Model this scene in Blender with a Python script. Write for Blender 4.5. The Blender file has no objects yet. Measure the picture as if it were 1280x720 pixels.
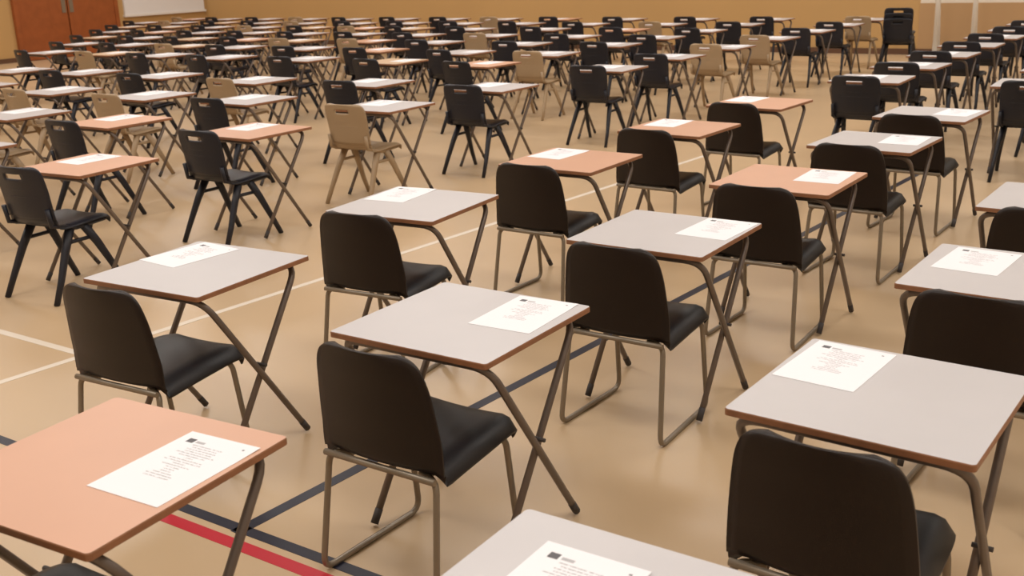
import bpy, bmesh, math, random
from mathutils import Vector, Matrix
random.seed(7)
scene=bpy.context.scene
HC=1.81; DT=0.72
# ---------------- materials ----------------
def srgb(c):
    return tuple(((v/255)/12.92 if v/255<=0.04045 else ((v/255+0.055)/1.055)**2.4) for v in c)
def mat(name,col,rough=0.5,metal=0.0,spec=0.5,noise=0.0,nscale=5.0,bump=0.0,bscale=100,rand=0.0,coord='Object'):
    m=bpy.data.materials.new(name);m.use_nodes=True
    nt=m.node_tree;b=nt.nodes['Principled BSDF']
    c=srgb(col)
    b.inputs['Roughness'].default_value=rough
    b.inputs['Metallic'].default_value=metal
    b.inputs['Specular IOR Level'].default_value=spec
    b.inputs['Base Color'].default_value=(*c,1)
    tc=nt.nodes.new('ShaderNodeTexCoord')
    last=None
    if noise>0:
        n=nt.nodes.new('ShaderNodeTexNoise');n.inputs['Scale'].default_value=nscale;n.inputs['Detail'].default_value=4
        nt.links.new(tc.outputs[coord],n.inputs['Vector'])
        r=nt.nodes.new('ShaderNodeMapRange')
        r.inputs['From Min'].default_value=0.3;r.inputs['From Max'].default_value=0.7
        r.inputs['To Min'].default_value=1-noise;r.inputs['To Max'].default_value=1+noise
        nt.links.new(n.outputs['Fac'],r.inputs['Value'])
        mx=nt.nodes.new('ShaderNodeVectorMath');mx.operation='SCALE'
        mx.inputs[0].default_value=c
        nt.links.new(r.outputs['Result'],mx.inputs['Scale'])
        last=mx.outputs['Vector']
    if rand>0:
        oi=nt.nodes.new('ShaderNodeObjectInfo')
        r=nt.nodes.new('ShaderNodeMapRange')
        r.inputs['To Min'].default_value=1-rand;r.inputs['To Max'].default_value=1+rand
        nt.links.new(oi.outputs['Random'],r.inputs['Value'])
        mx=nt.nodes.new('ShaderNodeVectorMath');mx.operation='SCALE'
        if last: nt.links.new(last,mx.inputs[0])
        else: mx.inputs[0].default_value=c
        nt.links.new(r.outputs['Result'],mx.inputs['Scale'])
        last=mx.outputs['Vector']
    if last: nt.links.new(last,b.inputs['Base Color'])
    if bump>0:
        n=nt.nodes.new('ShaderNodeTexNoise');n.inputs['Scale'].default_value=bscale
        nt.links.new(tc.outputs[coord],n.inputs['Vector'])
        bp=nt.nodes.new('ShaderNodeBump');bp.inputs['Strength'].default_value=bump;bp.inputs['Distance'].default_value=0.002
        nt.links.new(n.outputs['Fac'],bp.inputs['Height'])
        nt.links.new(bp.outputs['Normal'],b.inputs['Normal'])
    return m
M_white=mat('laminate_grey_white',(193,190,192),0.40,noise=0.03,nscale=3,rand=0.04)
M_pink=mat('laminate_salmon',(208,162,136),0.40,noise=0.03,nscale=3,rand=0.05)
M_tan=mat('laminate_tan',(200,172,142),0.40,noise=0.03,nscale=3,rand=0.05)
M_edge=mat('desk_edge_wood',(144,98,68),0.5,noise=0.12,nscale=25)
M_under=mat('desk_underside',(110,80,58),0.6)
M_steel=mat('painted_steel_tube',(114,103,96),0.4,metal=0.35,noise=0.05,nscale=20)
M_rub=mat('rubber_foot',(60,54,52),0.7)
M_black=mat('black_brown_polypropylene',(28,17,12),0.42,spec=0.35,bump=0.2,bscale=350)
M_seat=mat('black_seat',(25,22,24),0.45,spec=0.4,bump=0.2,bscale=350)
M_chrome=mat('chair_steel_tube',(136,124,108),0.38,metal=0.4)
M_navy=mat('navy_polypropylene',(29,30,39),0.42,spec=0.4,bump=0.2,bscale=300,rand=0.15)
M_beige=mat('beige_polypropylene',(166,142,112),0.45,bump=0.2,bscale=300,rand=0.06)

def link(ob,parent=None):
    scene.collection.objects.link(ob)
    if parent: ob.parent=parent
    return ob
# ---------------- geometry helpers ----------------
def fillet(pts,rad,n=5):
    pts=[Vector(p) for p in pts];out=[pts[0]]
    for i in range(1,len(pts)-1):
        a,b,c=pts[i-1],pts[i],pts[i+1]
        d1=(a-b).normalized();d2=(c-b).normalized()
        L=min(rad,(a-b).length*.45,(c-b).length*.45)
        p1=b+d1*L;p2=b+d2*L
        for k in range(n+1):
            t=k/n
            out.append(p1*(1-t)**2+b*2*t*(1-t)+p2*t*t)
    out.append(pts[-1]);return out
def tube(bm,pts,r,mi,seg=8,closed=False,radii=None,flat=1.0):
    pts=[Vector(p) for p in pts];n=len(pts);rings=[]
    up=None
    for i,p in enumerate(pts):
        if i==0:t=pts[1]-pts[0]
        elif i==n-1:t=pts[-1]-pts[-2]
        else:t=(pts[i+1]-p).normalized()+(p-pts[i-1]).normalized()
        t.normalize()
        if up is None:
            up=t.orthogonal().normalized()
            if abs(t.x)<0.95: up=(Vector((1,0,0))-t*t.x).normalized()
        else: up=(up-t*up.dot(t)).normalized()
        s=t.cross(up)
        rr=radii[i] if radii else r
        rings.append([bm.verts.new(p+up*math.cos(a)*rr*flat+s*math.sin(a)*rr) for a in [2*math.pi*k/seg for k in range(seg)]])
    for i in range(n-1):
        for k in range(seg):
            f=bm.faces.new((rings[i][k],rings[i][(k+1)%seg],rings[i+1][(k+1)%seg],rings[i+1][k]));f.material_index=mi;f.smooth=True
    for rg,rev in ((rings[0],True),(rings[-1],False)):
        f=bm.faces.new(rg[::-1] if rev else rg);f.material_index=mi
def box(bm,x0,x1,y0,y1,z0,z1,mi):
    v=[bm.verts.new(p) for p in [(x0,y0,z0),(x1,y0,z0),(x1,y1,z0),(x0,y1,z0),(x0,y0,z1),(x1,y0,z1),(x1,y1,z1),(x0,y1,z1)]]
    fs=[]
    for idx in [(0,3,2,1),(4,5,6,7),(0,1,5,4),(1,2,6,5),(2,3,7,6),(3,0,4,7)]:
        f=bm.faces.new([v[i] for i in idx]);f.material_index=mi;fs.append(f)
    return fs
def finish(bm,name,mats):
    bmesh.ops.recalc_face_normals(bm,faces=bm.faces[:])
    me=bpy.data.meshes.new(name);bm.to_mesh(me);bm.free()
    for m in mats: me.materials.append(m)
    return me
# ---------------- desk ----------------
def rounded_rect(w,d,r,n=4):
    out=[]
    for cx,cy,a0 in ((w/2-r,d/2-r,0),(-w/2+r,d/2-r,90),(-w/2+r,-d/2+r,180),(w/2-r,-d/2+r,270)):
        for k in range(n+1):
            a=math.radians(a0+90*k/n);out.append((cx+r*math.cos(a),cy+r*math.sin(a)))
    return out
def desk_mesh(name,top):
    bm=bmesh.new()
    w=d=0.6
    def ring(ins,z): return [bm.verts.new((x,y,z)) for x,y in rounded_rect(w-2*ins,d-2*ins,0.012-ins*.5)]
    r0=ring(0.0,DT-0.018);r1=ring(0.0,DT-0.003);r2=ring(0.0015,DT)
    n=len(r0)
    for k in range(n):
        f=bm.faces.new((r0[k],r0[(k+1)%n],r1[(k+1)%n],r1[k]));f.material_index=1
        f=bm.faces.new((r1[k],r1[(k+1)%n],r2[(k+1)%n],r2[k]));f.material_index=1
    f=bm.faces.new(r2);f.material_index=0
    f=bm.faces.new(r0[::-1]);f.material_index=2
    R=0.0125
    for xw,y0,y1 in ((0.285,-0.262,0.195),(0.259,0.262,-0.195)):
        z=DT-0.019-R
        pts=fillet([(-xw,y1,0.03),(-xw,y0,z),(xw,y0,z),(xw,y1,0.03)],0.075,6)
        tube(bm,pts,R,3)
        for s in (-1,1):
            dz=Vector((0,y0-y1,z-0.03)).normalized()
            a=Vector((s*xw,y1,0.03))
            tube(bm,[a+dz*0.03,a-dz*0.022],R*1.1,4)
    for s in (-1,1):
        tube(bm,[(s*0.298,0,0.362),(s*0.247,0,0.362)],0.007,4)
        box(bm,min(s*0.20,s*0.22),max(s*0.20,s*0.22),-0.27,0.27,DT-0.035,DT-0.0175,2)
    return finish(bm,name,[top,M_edge,M_under,M_steel,M_rub])
ME_DESK={'w':desk_mesh('desk_grey',M_white),'p':desk_mesh('desk_salmon',M_pink),'t':desk_mesh('desk_tan',M_tan)}
# ---------------- shell chairs ----------------
def shell(bm,prof,mi,th=0.006,nu=12,curve=0.03,seatdish=0.012,hole=None,mi_seat=None,droop=0.02):
    P=[Vector(p) for p in [(a,b,c) for a,b,c,_ in prof]];B=[p[3] for p in prof]
    rows=[];bk=[]
    sub=4
    for i in range(len(P)-1):
        p0=P[max(i-1,0)];p1=P[i];p2=P[i+1];p3=P[min(i+2,len(P)-1)]
        for k in range(sub):
            t=k/sub
            q=0.5*((2*p1)+(p2-p0)*t+(2*p0-5*p1+4*p2-p3)*t*t+(3*p1-p0-3*p2+p3)*t**3)
            rows.append(q);bk.append(B[i]*(1-t)+B[i+1]*t)
    rows.append(P[-1]);bk.append(B[-1])
    nr=len(rows)
    def pos(i,u,off):
        q=rows[i];b=bk[i]
        a=rows[max(i-1,0)];c=rows[min(i+1,nr-1)]
        t=Vector((0,c.x-a.x,c.y-a.y)).normalized()
        nrm=Vector((0,t.z,-t.y))
        if nrm.z>0 and b<0.3: nrm=-nrm
        if nrm.y>0 and b>0.7: nrm=-nrm
        e=max(0,abs(u)-.75)/.25
        y=q.x+ b*curve*(u*u) ; z=q.y+(1-b)*(seatdish*(u*u)-droop*e*e)
        return Vector((u*q.z,y,z))+nrm*off
    us=[-1+2*k/nu for k in range(nu+1)]
    us=[math.copysign(abs(u)**0.8,u) for u in us]
    A=[[bm.verts.new(pos(i,u,0)) for u in us] for i in range(nr)]
    C=[[bm.verts.new(pos(i,u,th)) for u in us] for i in range(nr)]
    solid={}
    for i in range(nr-1):
        for k in range(nu):
            zc=(rows[i].y+rows[i+1].y)/2;uc=(us[k]+us[k+1])/2
            solid[i,k]= not(hole and bk[i]>0.7 and hole(zc,uc))
    def fc(vs,m):
        f=bm.faces.new(vs);f.material_index=m;f.smooth=True
    for (i,k),s in solid.items():
        if not s: continue
        m=mi_seat if (mi_seat is not None and bk[i]<0.5) else mi
        fc((A[i][k],A[i][k+1],A[i+1][k+1],A[i+1][k]),m)
        fc((C[i][k],C[i+1][k],C[i+1][k+1],C[i][k+1]),m)
        if not solid.get((i-1,k),False): fc((A[i][k],C[i][k],C[i][k+1],A[i][k+1]),m)
        if not solid.get((i+1,k),False): fc((A[i+1][k],A[i+1][k+1],C[i+1][k+1],C[i+1][k]),m)
        if not solid.get((i,k-1),False): fc((A[i][k],A[i+1][k],C[i+1][k],C[i][k]),m)
        if not solid.get((i,k+1),False): fc((A[i][k+1],C[i][k+1],C[i+1][k+1],A[i+1][k+1]),m)
def chair_skid():
    bm=bmesh.new()
    prof=[(0.245,0.395,0.18,0),(0.235,0.428,0.20,0),(0.17,0.441,0.212,0),(0.05,0.438,0.22,0),(-0.06,0.430,0.222,0),(-0.14,0.420,0.222,.05),
          (-0.182,0.412,0.224,.35),(-0.2,0.424,0.227,.8),(-0.208,0.50,0.226,1),(-0.216,0.57,0.220,1),(-0.225,0.65,0.211,1),(-0.233,0.70,0.202,1),
          (-0.238,0.735,0.190,1),(-0.241,0.757,0.173,1),(-0.243,0.770,0.150,1),(-0.244,0.777,0.12,1)]
    shell(bm,prof,0,th=0.009,curve=0.03,mi_seat=1,droop=0.05)
    R=0.0105
    for s in (-1,1):
        pts=fillet([(s*0.13,-0.165,0.400),(s*0.205,-0.19,0.398),(s*0.222,-0.245,R),(s*0.206,0.215,R),(s*0.198,0.17,0.39),(s*0.12,0.15,0.405)],0.05,5)
        tube(bm,pts,R,2)
        tube(bm,[(s*0.165,-0.19,0.400),(s*0.165,0.17,0.408)],0.008,2)
    tube(bm,[(-0.21,-0.203,0.402),(0.21,-0.203,0.402)],R,2)
    tube(bm,[(-0.19,0.16,0.400),(0.19,0.16,0.400)],R*.9,2)
    return finish(bm,'skid_chair_mesh',[M_black,M_seat,M_chrome])
def chair_poly(name,mt):
    bm=bmesh.new()
    prof=[(0.225,0.395,0.18,0),(0.215,0.43,0.19,0),(0.15,0.442,0.2,0),(0.03,0.436,0.203,0),(-0.08,0.43,0.2,0),(-0.14,0.435,0.198,.1),
          (-0.18,0.455,0.200,.5),(-0.2,0.5,0.2,.9),(-0.213,0.56,0.2,1),(-0.225,0.64,0.203,1),(-0.24,0.71,0.205,1),
          (-0.25,0.755,0.200,1),(-0.256,0.777,0.188,1),(-0.259,0.79,0.165,1),(-0.261,0.795,0.13,1)]
    def hole(z,u):
        return 0.728<z<0.757 and abs(u)<0.38
    shell(bm,prof,0,th=0.008,curve=0.04,hole=hole,nu=16)
    for z0 in (0.58,0.62,0.66):
        y=-0.208-(z0-0.56)*0.17
        pts=[(u*0.175,y-0.008+0.04*u*u*.8,z0) for u in [-1,-.6,-.2,.2,.6,1]]
        tube(bm,pts,0.006,0,seg=6)
    for s in (-1,1):
        for y0,y1 in ((0.03,0.245),(-0.05,-0.265)):
            pts=[(s*0.165,y0,0.425),(s*0.185,y0+(y1-y0)*.35,0.29),(s*0.205,y0+(y1-y0)*.7,0.13),(s*0.215,y1,0.0)]
            tube(bm,pts,0.02,0,seg=8,radii=[0.031,0.027,0.022,0.019],flat=0.75)
        tube(bm,[(s*0.17,0.19,0.415),(s*0.175,-0.02,0.405),(s*0.185,-0.19,0.45),(s*0.187,-0.205,0.55)],0.014,0,seg=8)
        tube(bm,[(s*0.178,0.09,0.33),(s*0.178,-0.11,0.33)],0.012,0,seg=6)
    tube(bm,[(-0.17,0.03,0.405),(0.17,0.03,0.405)],0.014,0,seg=6)
    return finish(bm,name,[mt])
ME_SKID=chair_skid()
ME_NAVY=chair_poly('moulded_chair_navy',M_navy)
ME_BEIGE=chair_poly('moulded_chair_beige',M_beige)
# ---------------- paper ----------------
def paper_material():
    m=bpy.data.materials.new('printed_paper');m.use_nodes=True
    nt=m.node_tree;b=nt.nodes['Principled BSDF'];b.inputs['Roughness'].default_value=0.7
    tc=nt.nodes.new('ShaderNodeTexCoord');sp=nt.nodes.new('ShaderNodeSeparateXYZ')
    nt.links.new(tc.outputs['Object'],sp.inputs[0])
    def mth(op,a,b_=None,c=None):
        n=nt.nodes.new('ShaderNodeMath');n.operation=op
        for i,v in enumerate((a,b_,c)):
            if v is None: continue
            if isinstance(v,(int,float)): n.inputs[i].default_value=v
            else: nt.links.new(v,n.inputs[i])
        return n.outputs[0]
    def rng(v,a,b_): return mth('MULTIPLY',mth('GREATER_THAN',v,a),mth('LESS_THAN',v,b_))
    X,Y=sp.outputs['X'],sp.outputs['Y']
    line=mth('FRACT',mth('DIVIDE',Y,0.010))
    stripe=mth('LESS_THAN',line,0.42)
    row=mth('FLOOR',mth('DIVIDE',Y,0.010))
    wn=nt.nodes.new('ShaderNodeTexWhiteNoise');wn.noise_dimensions='1D';nt.links.new(row,wn.inputs['W'])
    ln=mth('MULTIPLY_ADD',wn.outputs['Value'],0.05,0.014)
    inl=mth('LESS_THAN',mth('ABSOLUTE',mth('ADD',X,0.005)),ln)
    ns=nt.nodes.new('ShaderNodeTexNoise');ns.inputs['Scale'].default_value=220
    nt.links.new(tc.outputs['Object'],ns.inputs['Vector'])
    words=mth('GREATER_THAN',ns.outputs['Fac'],0.44)
    text=mth('MULTIPLY',mth('MULTIPLY',stripe,inl),mth('MULTIPLY',words,rng(Y,-0.06,0.105)))
    logo=mth('MULTIPLY',rng(X,-0.085,-0.062),rng(Y,0.108,0.128))
    hdr=mth('MULTIPLY',rng(X,-0.056,-0.028),rng(Y,0.112,0.122))
    dot=mth('MULTIPLY',rng(X,0.08,0.087),rng(Y,0.128,0.134))
    ink=mth('MAXIMUM',mth('MULTIPLY',text,0.45),mth('MAXIMUM',mth('MULTIPLY',logo,.9),mth('MAXIMUM',mth('MULTIPLY',hdr,.5),mth('MULTIPLY',dot,.8))))
    mx=nt.nodes.new('ShaderNodeMix');mx.data_type='RGBA'
    nt.links.new(ink,mx.inputs[0]);mx.inputs[6].default_value=(*srgb((240,239,244)),1);mx.inputs[7].default_value=(*srgb((50,48,55)),1)
    nt.links.new(mx.outputs[2],b.inputs['Base Color'])
    return m
def paper_mesh(seed):
    bm=bmesh.new();nx,ny=6,8
    g=[];h=[]
    for j in range(ny+1):
        r=[];q=[]
        for i in range(nx+1):
            x=(-0.105+0.21*i/nx)*1.07;y=(-0.1485+0.297*j/ny)*1.07
            z=0.0012+0.002*max(0,(j-ny+1.5)/1.5)*(i/nx)*(seed%2)
            r.append(bm.verts.new((x,y,z)));q.append(bm.verts.new((x,y,z-0.0008)))
        g.append(r);h.append(q)
    for j in range(ny):
        for i in range(nx):
            bm.faces.new((g[j][i],g[j][i+1],g[j+1][i+1],g[j+1][i]));bm.faces.new((h[j][i],h[j+1][i],h[j+1][i+1],h[j][i+1]))
    for i in range(nx):
        bm.faces.new((g[0][i],h[0][i],h[0][i+1],g[0][i+1]));bm.faces.new((g[ny][i],g[ny][i+1],h[ny][i+1],h[ny][i]))
    for j in range(ny):
        bm.faces.new((g[j][0],g[j+1][0],h[j+1][0],h[j][0]));bm.faces.new((g[j][nx],h[j][nx],h[j+1][nx],g[j+1][nx]))
    return finish(bm,'paper_mesh',[PM])
PM=paper_material()
ME_PAPER=[paper_mesh(0),paper_mesh(1)]

def put(name,me,x,y,z=0,rot=0):
    o=bpy.data.objects.new(name,me);o.location=(x,y,z);o.rotation_euler=(0,0,math.radians(rot));link(o);return o
def local(x,y,rot,dx,dy):
    a=math.radians(rot);return x+dx*math.cos(a)-dy*math.sin(a),y+dx*math.sin(a)+dy*math.cos(a)
def station(x,y,rot=0,col='w',chair='s',pap=(0.1,0.08,0),cdx=0.012,cdy=-0.26,crot=0):
    put('exam_desk',ME_DESK[col],x,y,0,rot)
    if chair:
        me={'s':ME_SKID,'n':ME_NAVY,'b':ME_BEIGE}[chair]
        if chair!='s': cdx=0.0
        cx,cy=local(x,y,rot,cdx,cdy)
        put('stacking_chair' if chair=='s' else 'moulded_plastic_chair',me,cx,cy,0,rot+crot)
    if pap:
        px,py=local(x,y,rot,pap[0],pap[1])
        put('exam_paper',random.choice(ME_PAPER),px,py,DT,rot+pap[2])
B1=[('A',-1.96,2.58,0.1,'w',(.15,.13,2)),('B',-1.88,3.88,-.5,'w',(.17,.13,-2)),('C',-3.19,3.86,4.7,'w',(-.17,.135,2)),('D',-3.24,2.60,3.9,'w',(-.17,.12,-8)),('F',-0.65,2.61,-2.5,'w',(-.17,.125,-2)),
('H',-1.80,5.11,-.8,'p',(.14,.12,2)),('I',-3.08,5.14,-.3,'p',(-.16,.125,-3)),('J',-3.02,6.43,-2.9,'p',(-.15,.125,3)),('K',-2.98,7.74,-3.3,'p',(-.16,.125,-2)),('M',-1.73,6.35,-3.4,'w',(.14,.1,3)),('N',-1.70,7.57,-4,'w',(.14,.1,-3)),
('E',-2.08,1.33,4.7,'p',(.17,.06,-1)),('G',-0.81,1.35,0,'w',(-.08,.05,0)),('L',-0.57,3.86,-2,'w',(-.13,.11,-3)),('O',-0.57,5.14,-2,'w',(.0,.12,3)),('R',-0.45,6.4,-2,'w',(0,.1,0)),('S',-0.42,7.6,-3,'w',(0,.1,0))]
for n,x,y,r,c,p in B1: station(x,y,r,c,'s',p)
left=[(-5.72,3.86,4.6,'p','n'),(-5.76,5.23,-.5,'p','n'),(-5.71,6.61,1.2,'w','b'),(-5.58,7.98,-1,'w','n'),
(-7.21,3.86,0,'w','n'),(-7.21,5.18,0,'p','n'),(-7.19,6.54,0,'w','n'),(-6.98,7.93,0,'w','n'),
(-8.46,5.15,0,'w','b'),(-8.41,6.44,0,'w','b'),(-8.39,7.75,0,'w','b'),(-9.77,6.41,0,'w','b'),(-9.9,7.81,0,'w','n'),(-11.28,7.79,0,'w','n'),(-12.5,7.7,0,'w','b'),(-9.8,5.1,0,'w','n'),(-11.2,6.4,0,'w','n'),(-12.6,6.4,0,'w','n'),(-13.9,7.7,0,'w','n')]
for x,y,r,c,ch in left: station(x,y,r,c,ch,(-.12,.12,random.uniform(-5,5)),crot=random.uniform(-3,3))
for j in range(7):
    y=9.78+1.29*j
    for x in [-5.62,-7.2,-8.5,-9.95,-11.3,-12.6,-13.8,-15.1,-16.4,-17.7,-19,-20.3,-21.5]:
        if x<-13.8-1.3*j-1.3: continue
        xx=x+0.05*(y-5)
        if xx<-21.9: continue
        ch=random.choice('nnnb') if j<3 else random.choice('nnnnnb')
        c=random.choice('wwwwwpt')
        station(xx+random.uniform(-.05,.05),y+random.uniform(-.05,.05),random.uniform(-3,3),c,ch,(random.uniform(-.12,.12),.1,random.uniform(-6,6)),crot=random.uniform(-3,3))
for j in range(7):
    for x in (-2.65,-1.35,-0.05):
        station(x+.03*j,9.5+1.18*j,random.uniform(-3,3),'w','n',(random.uniform(-.12,.12),.1,random.uniform(-6,6)),crot=random.uniform(-3,3))
# ---------------- room ----------------
M_floor=mat('floor_vinyl',(195,168,134),0.32,noise=0.03,nscale=1.2)
M_wall=mat('wall_mustard_paint',(188,150,96),0.7,noise=0.03,nscale=.6)
M_ceil=mat('ceiling_paint',(225,222,215),0.8)
M_cream=mat('wall_cream_paint',(222,212,196),0.7)
M_dado=mat('dado_tan_paint',(178,142,100),0.6)
M_skirt=mat('skirting_brown_vinyl',(96,66,46),0.5)
M_door=mat('door_varnished_wood',(150,82,42),0.4,noise=0.1,nscale=6)
M_board=mat('white_board_panel',(225,222,220),0.5)
M_polew=mat('white_painted_pole',(225,220,212),0.4)
L_blue=mat('line_navy_tape',(30,32,48),0.45);L_red=mat('line_red_tape',(186,30,48),0.45);L_white=mat('line_white_tape',(218,206,190),0.45)
def slab(name,x0,x1,y0,y1,z0,z1,m,parent=None):
    bm=bmesh.new();box(bm,x0,x1,y0,y1,z0,z1,0);me=finish(bm,name,[m]);o=bpy.data.objects.new(name,me);link(o,parent);return o
XL,XR,YB,YF,ZC=-22.7,4,19.5,-4,7
slab('floor',XL,XR,YF,YB,-0.1,0,M_floor)
slab('ceiling',XL,XR,YF,YB,ZC,ZC+.1,M_ceil)
slab('wall_back',XL,-4.7,YB,YB+.2,0,ZC,M_wall)
slab('wall_back_right',-4.7,XR,YB,YB+.2,0,ZC,M_cream)
slab('trim_1',-4.7,XR,YB-.02,YB,0.1,.86,M_dado)
slab('baseboard_back',XL,XR,YB-.03,YB,0,.1,M_skirt)
slab('baseboard_left',XL,XL+.02,YF,14.05,0,.1,M_skirt)
slab('wall_left',XL-.2,XL,YF,YB,0,ZC,M_wall)
slab('wall_right',XR,XR+.2,YF,YB,0,ZC,M_cream)
slab('wall_front',XL,XR,YF-.2,YF,0,ZC,M_cream)
def fline(name,p,q,w,m):
    p=Vector((*p,0));q=Vector((*q,0));d=(q-p).normalized();n=Vector((-d.y,d.x,0))*w/2
    bm=bmesh.new();v=[bm.verts.new(a+Vector((0,0,h))) for h in (0,0.0015) for a in (p-n,q-n,q+n,p+n)]
    for idx in [(0,3,2,1),(4,5,6,7),(0,1,5,4),(1,2,6,5),(2,3,7,6),(3,0,4,7)]: bm.faces.new([v[i] for i in idx])
    o=bpy.data.objects.new(name,finish(bm,name,[m]));link(o)
fline('floor_line_navy',(-2.6,2.10),(-2.08,9.5),.05,L_blue)
fline('floor_line_navy',(-8,2.13),(3.5,2.13),.045,L_blue)
fline('floor_line_red',(-8,2.05),(3.5,2.05),.05,L_red)
fline('floor_line_white',(-4.72,1.5),(-4.05,9.2),.045,L_white)
fline('floor_line_white',(-9,2.93),(-4.62,2.93),.045,L_white)
door=bpy.data.objects.new('door_1',None);link(door)
slab('leaf_left',XL,XL+.06,14.15,15.38,0.01,2.1,M_door,door);slab('leaf_right',XL,XL+.06,15.42,16.65,0.01,2.1,M_door,door)
slab('frame_left',XL,XL+.09,14.05,14.15,0,2.2,M_door,door);slab('frame_right',XL,XL+.09,16.65,16.75,0,2.2,M_door,door);slab('frame_top',XL,XL+.09,14.05,16.75,2.1,2.2,M_door,door)
for i in range(2): slab('push_plate',XL+.06,XL+.07,15.25+i*.2,15.35+i*.2,1.0,1.3,M_chrome,door)
wb=bpy.data.objects.new('wall_panel_white',None);link(wb)
slab('panel',XL,XL+.05,16.95,19.4,.85,2.4,M_board,wb);slab('panel_rail',XL,XL+.08,16.92,19.43,.8,.85,M_polew,wb)
def post(x,y):
    bm=bmesh.new();tube(bm,[(0,0,0.02),(0,0,2.5)],.04,0,seg=16);tube(bm,[(0,0,0),(0,0,.05)],.2,0,seg=20)
    tube(bm,[(0,0,1.2),(0,.3,.05)],.02,0)
    o=bpy.data.objects.new('court_post',finish(bm,'court_post',[M_polew]));o.location=(x,y,0);link(o)
post(-4.3,19.0);post(-3.72,19.0)
bm=bmesh.new();bm.from_mesh(ME_NAVY)
geo=bm.verts[:]+bm.edges[:]+bm.faces[:]
for k in range(1,3):
    d=bmesh.ops.duplicate(bm,geom=geo)
    vs=[e for e in d['geom'] if isinstance(e,bmesh.types.BMVert)]
    bmesh.ops.translate(bm,verts=vs,vec=(0,0.02*k,0.075*k))
o=bpy.data.objects.new('stack_of_moulded_chairs',finish(bm,'chair_stack',[M_navy]));o.location=(-4.3,16.7,0);o.rotation_euler=(0,0,.1);link(o)
for i in range(4):
    for j in range(3):
        L=bpy.data.lights.new('ceiling_light','AREA');L.shape='RECTANGLE';L.size=4;L.size_y=1.6;L.energy=190;L.color=(1,0.98,0.955)
        o=bpy.data.objects.new('ceiling_light',L);o.location=(1-6.8*i,1+7.5*j,ZC-.15);link(o)
w=bpy.data.worlds.new('w');scene.world=w;w.use_nodes=True
w.node_tree.nodes['Background'].inputs[0].default_value=(.9,.92,1,1);w.node_tree.nodes['Background'].inputs[1].default_value=0.5
# ---------------- camera ----------------
f,pitch,roll,yaw=1335.4,0.2981,-0.0361,0.6001
c,s=math.cos(yaw),math.sin(yaw);cp,sp=math.cos(pitch),math.sin(pitch);cr,sr=math.cos(roll),math.sin(roll)
R0=Vector((c,s,0));h=Vector((-s,c,0));z=Vector((0,0,1))
F=h*cp-z*sp;U0=h*sp+z*cp
R=R0*cr+U0*sr;U=U0*cr-R0*sr
cam=bpy.data.cameras.new('camera');cam.sensor_width=36;cam.lens=36*f/1280
cam.dof.use_dof=True;cam.dof.focus_distance=4.0;cam.dof.aperture_fstop=5.6
co=bpy.data.objects.new('camera',cam);link(co)
m=Matrix((R,U,-F)).transposed().to_4x4();m.translation=(0,0,HC);co.matrix_world=m
scene.camera=co
scene.view_settings.view_transform='Standard'
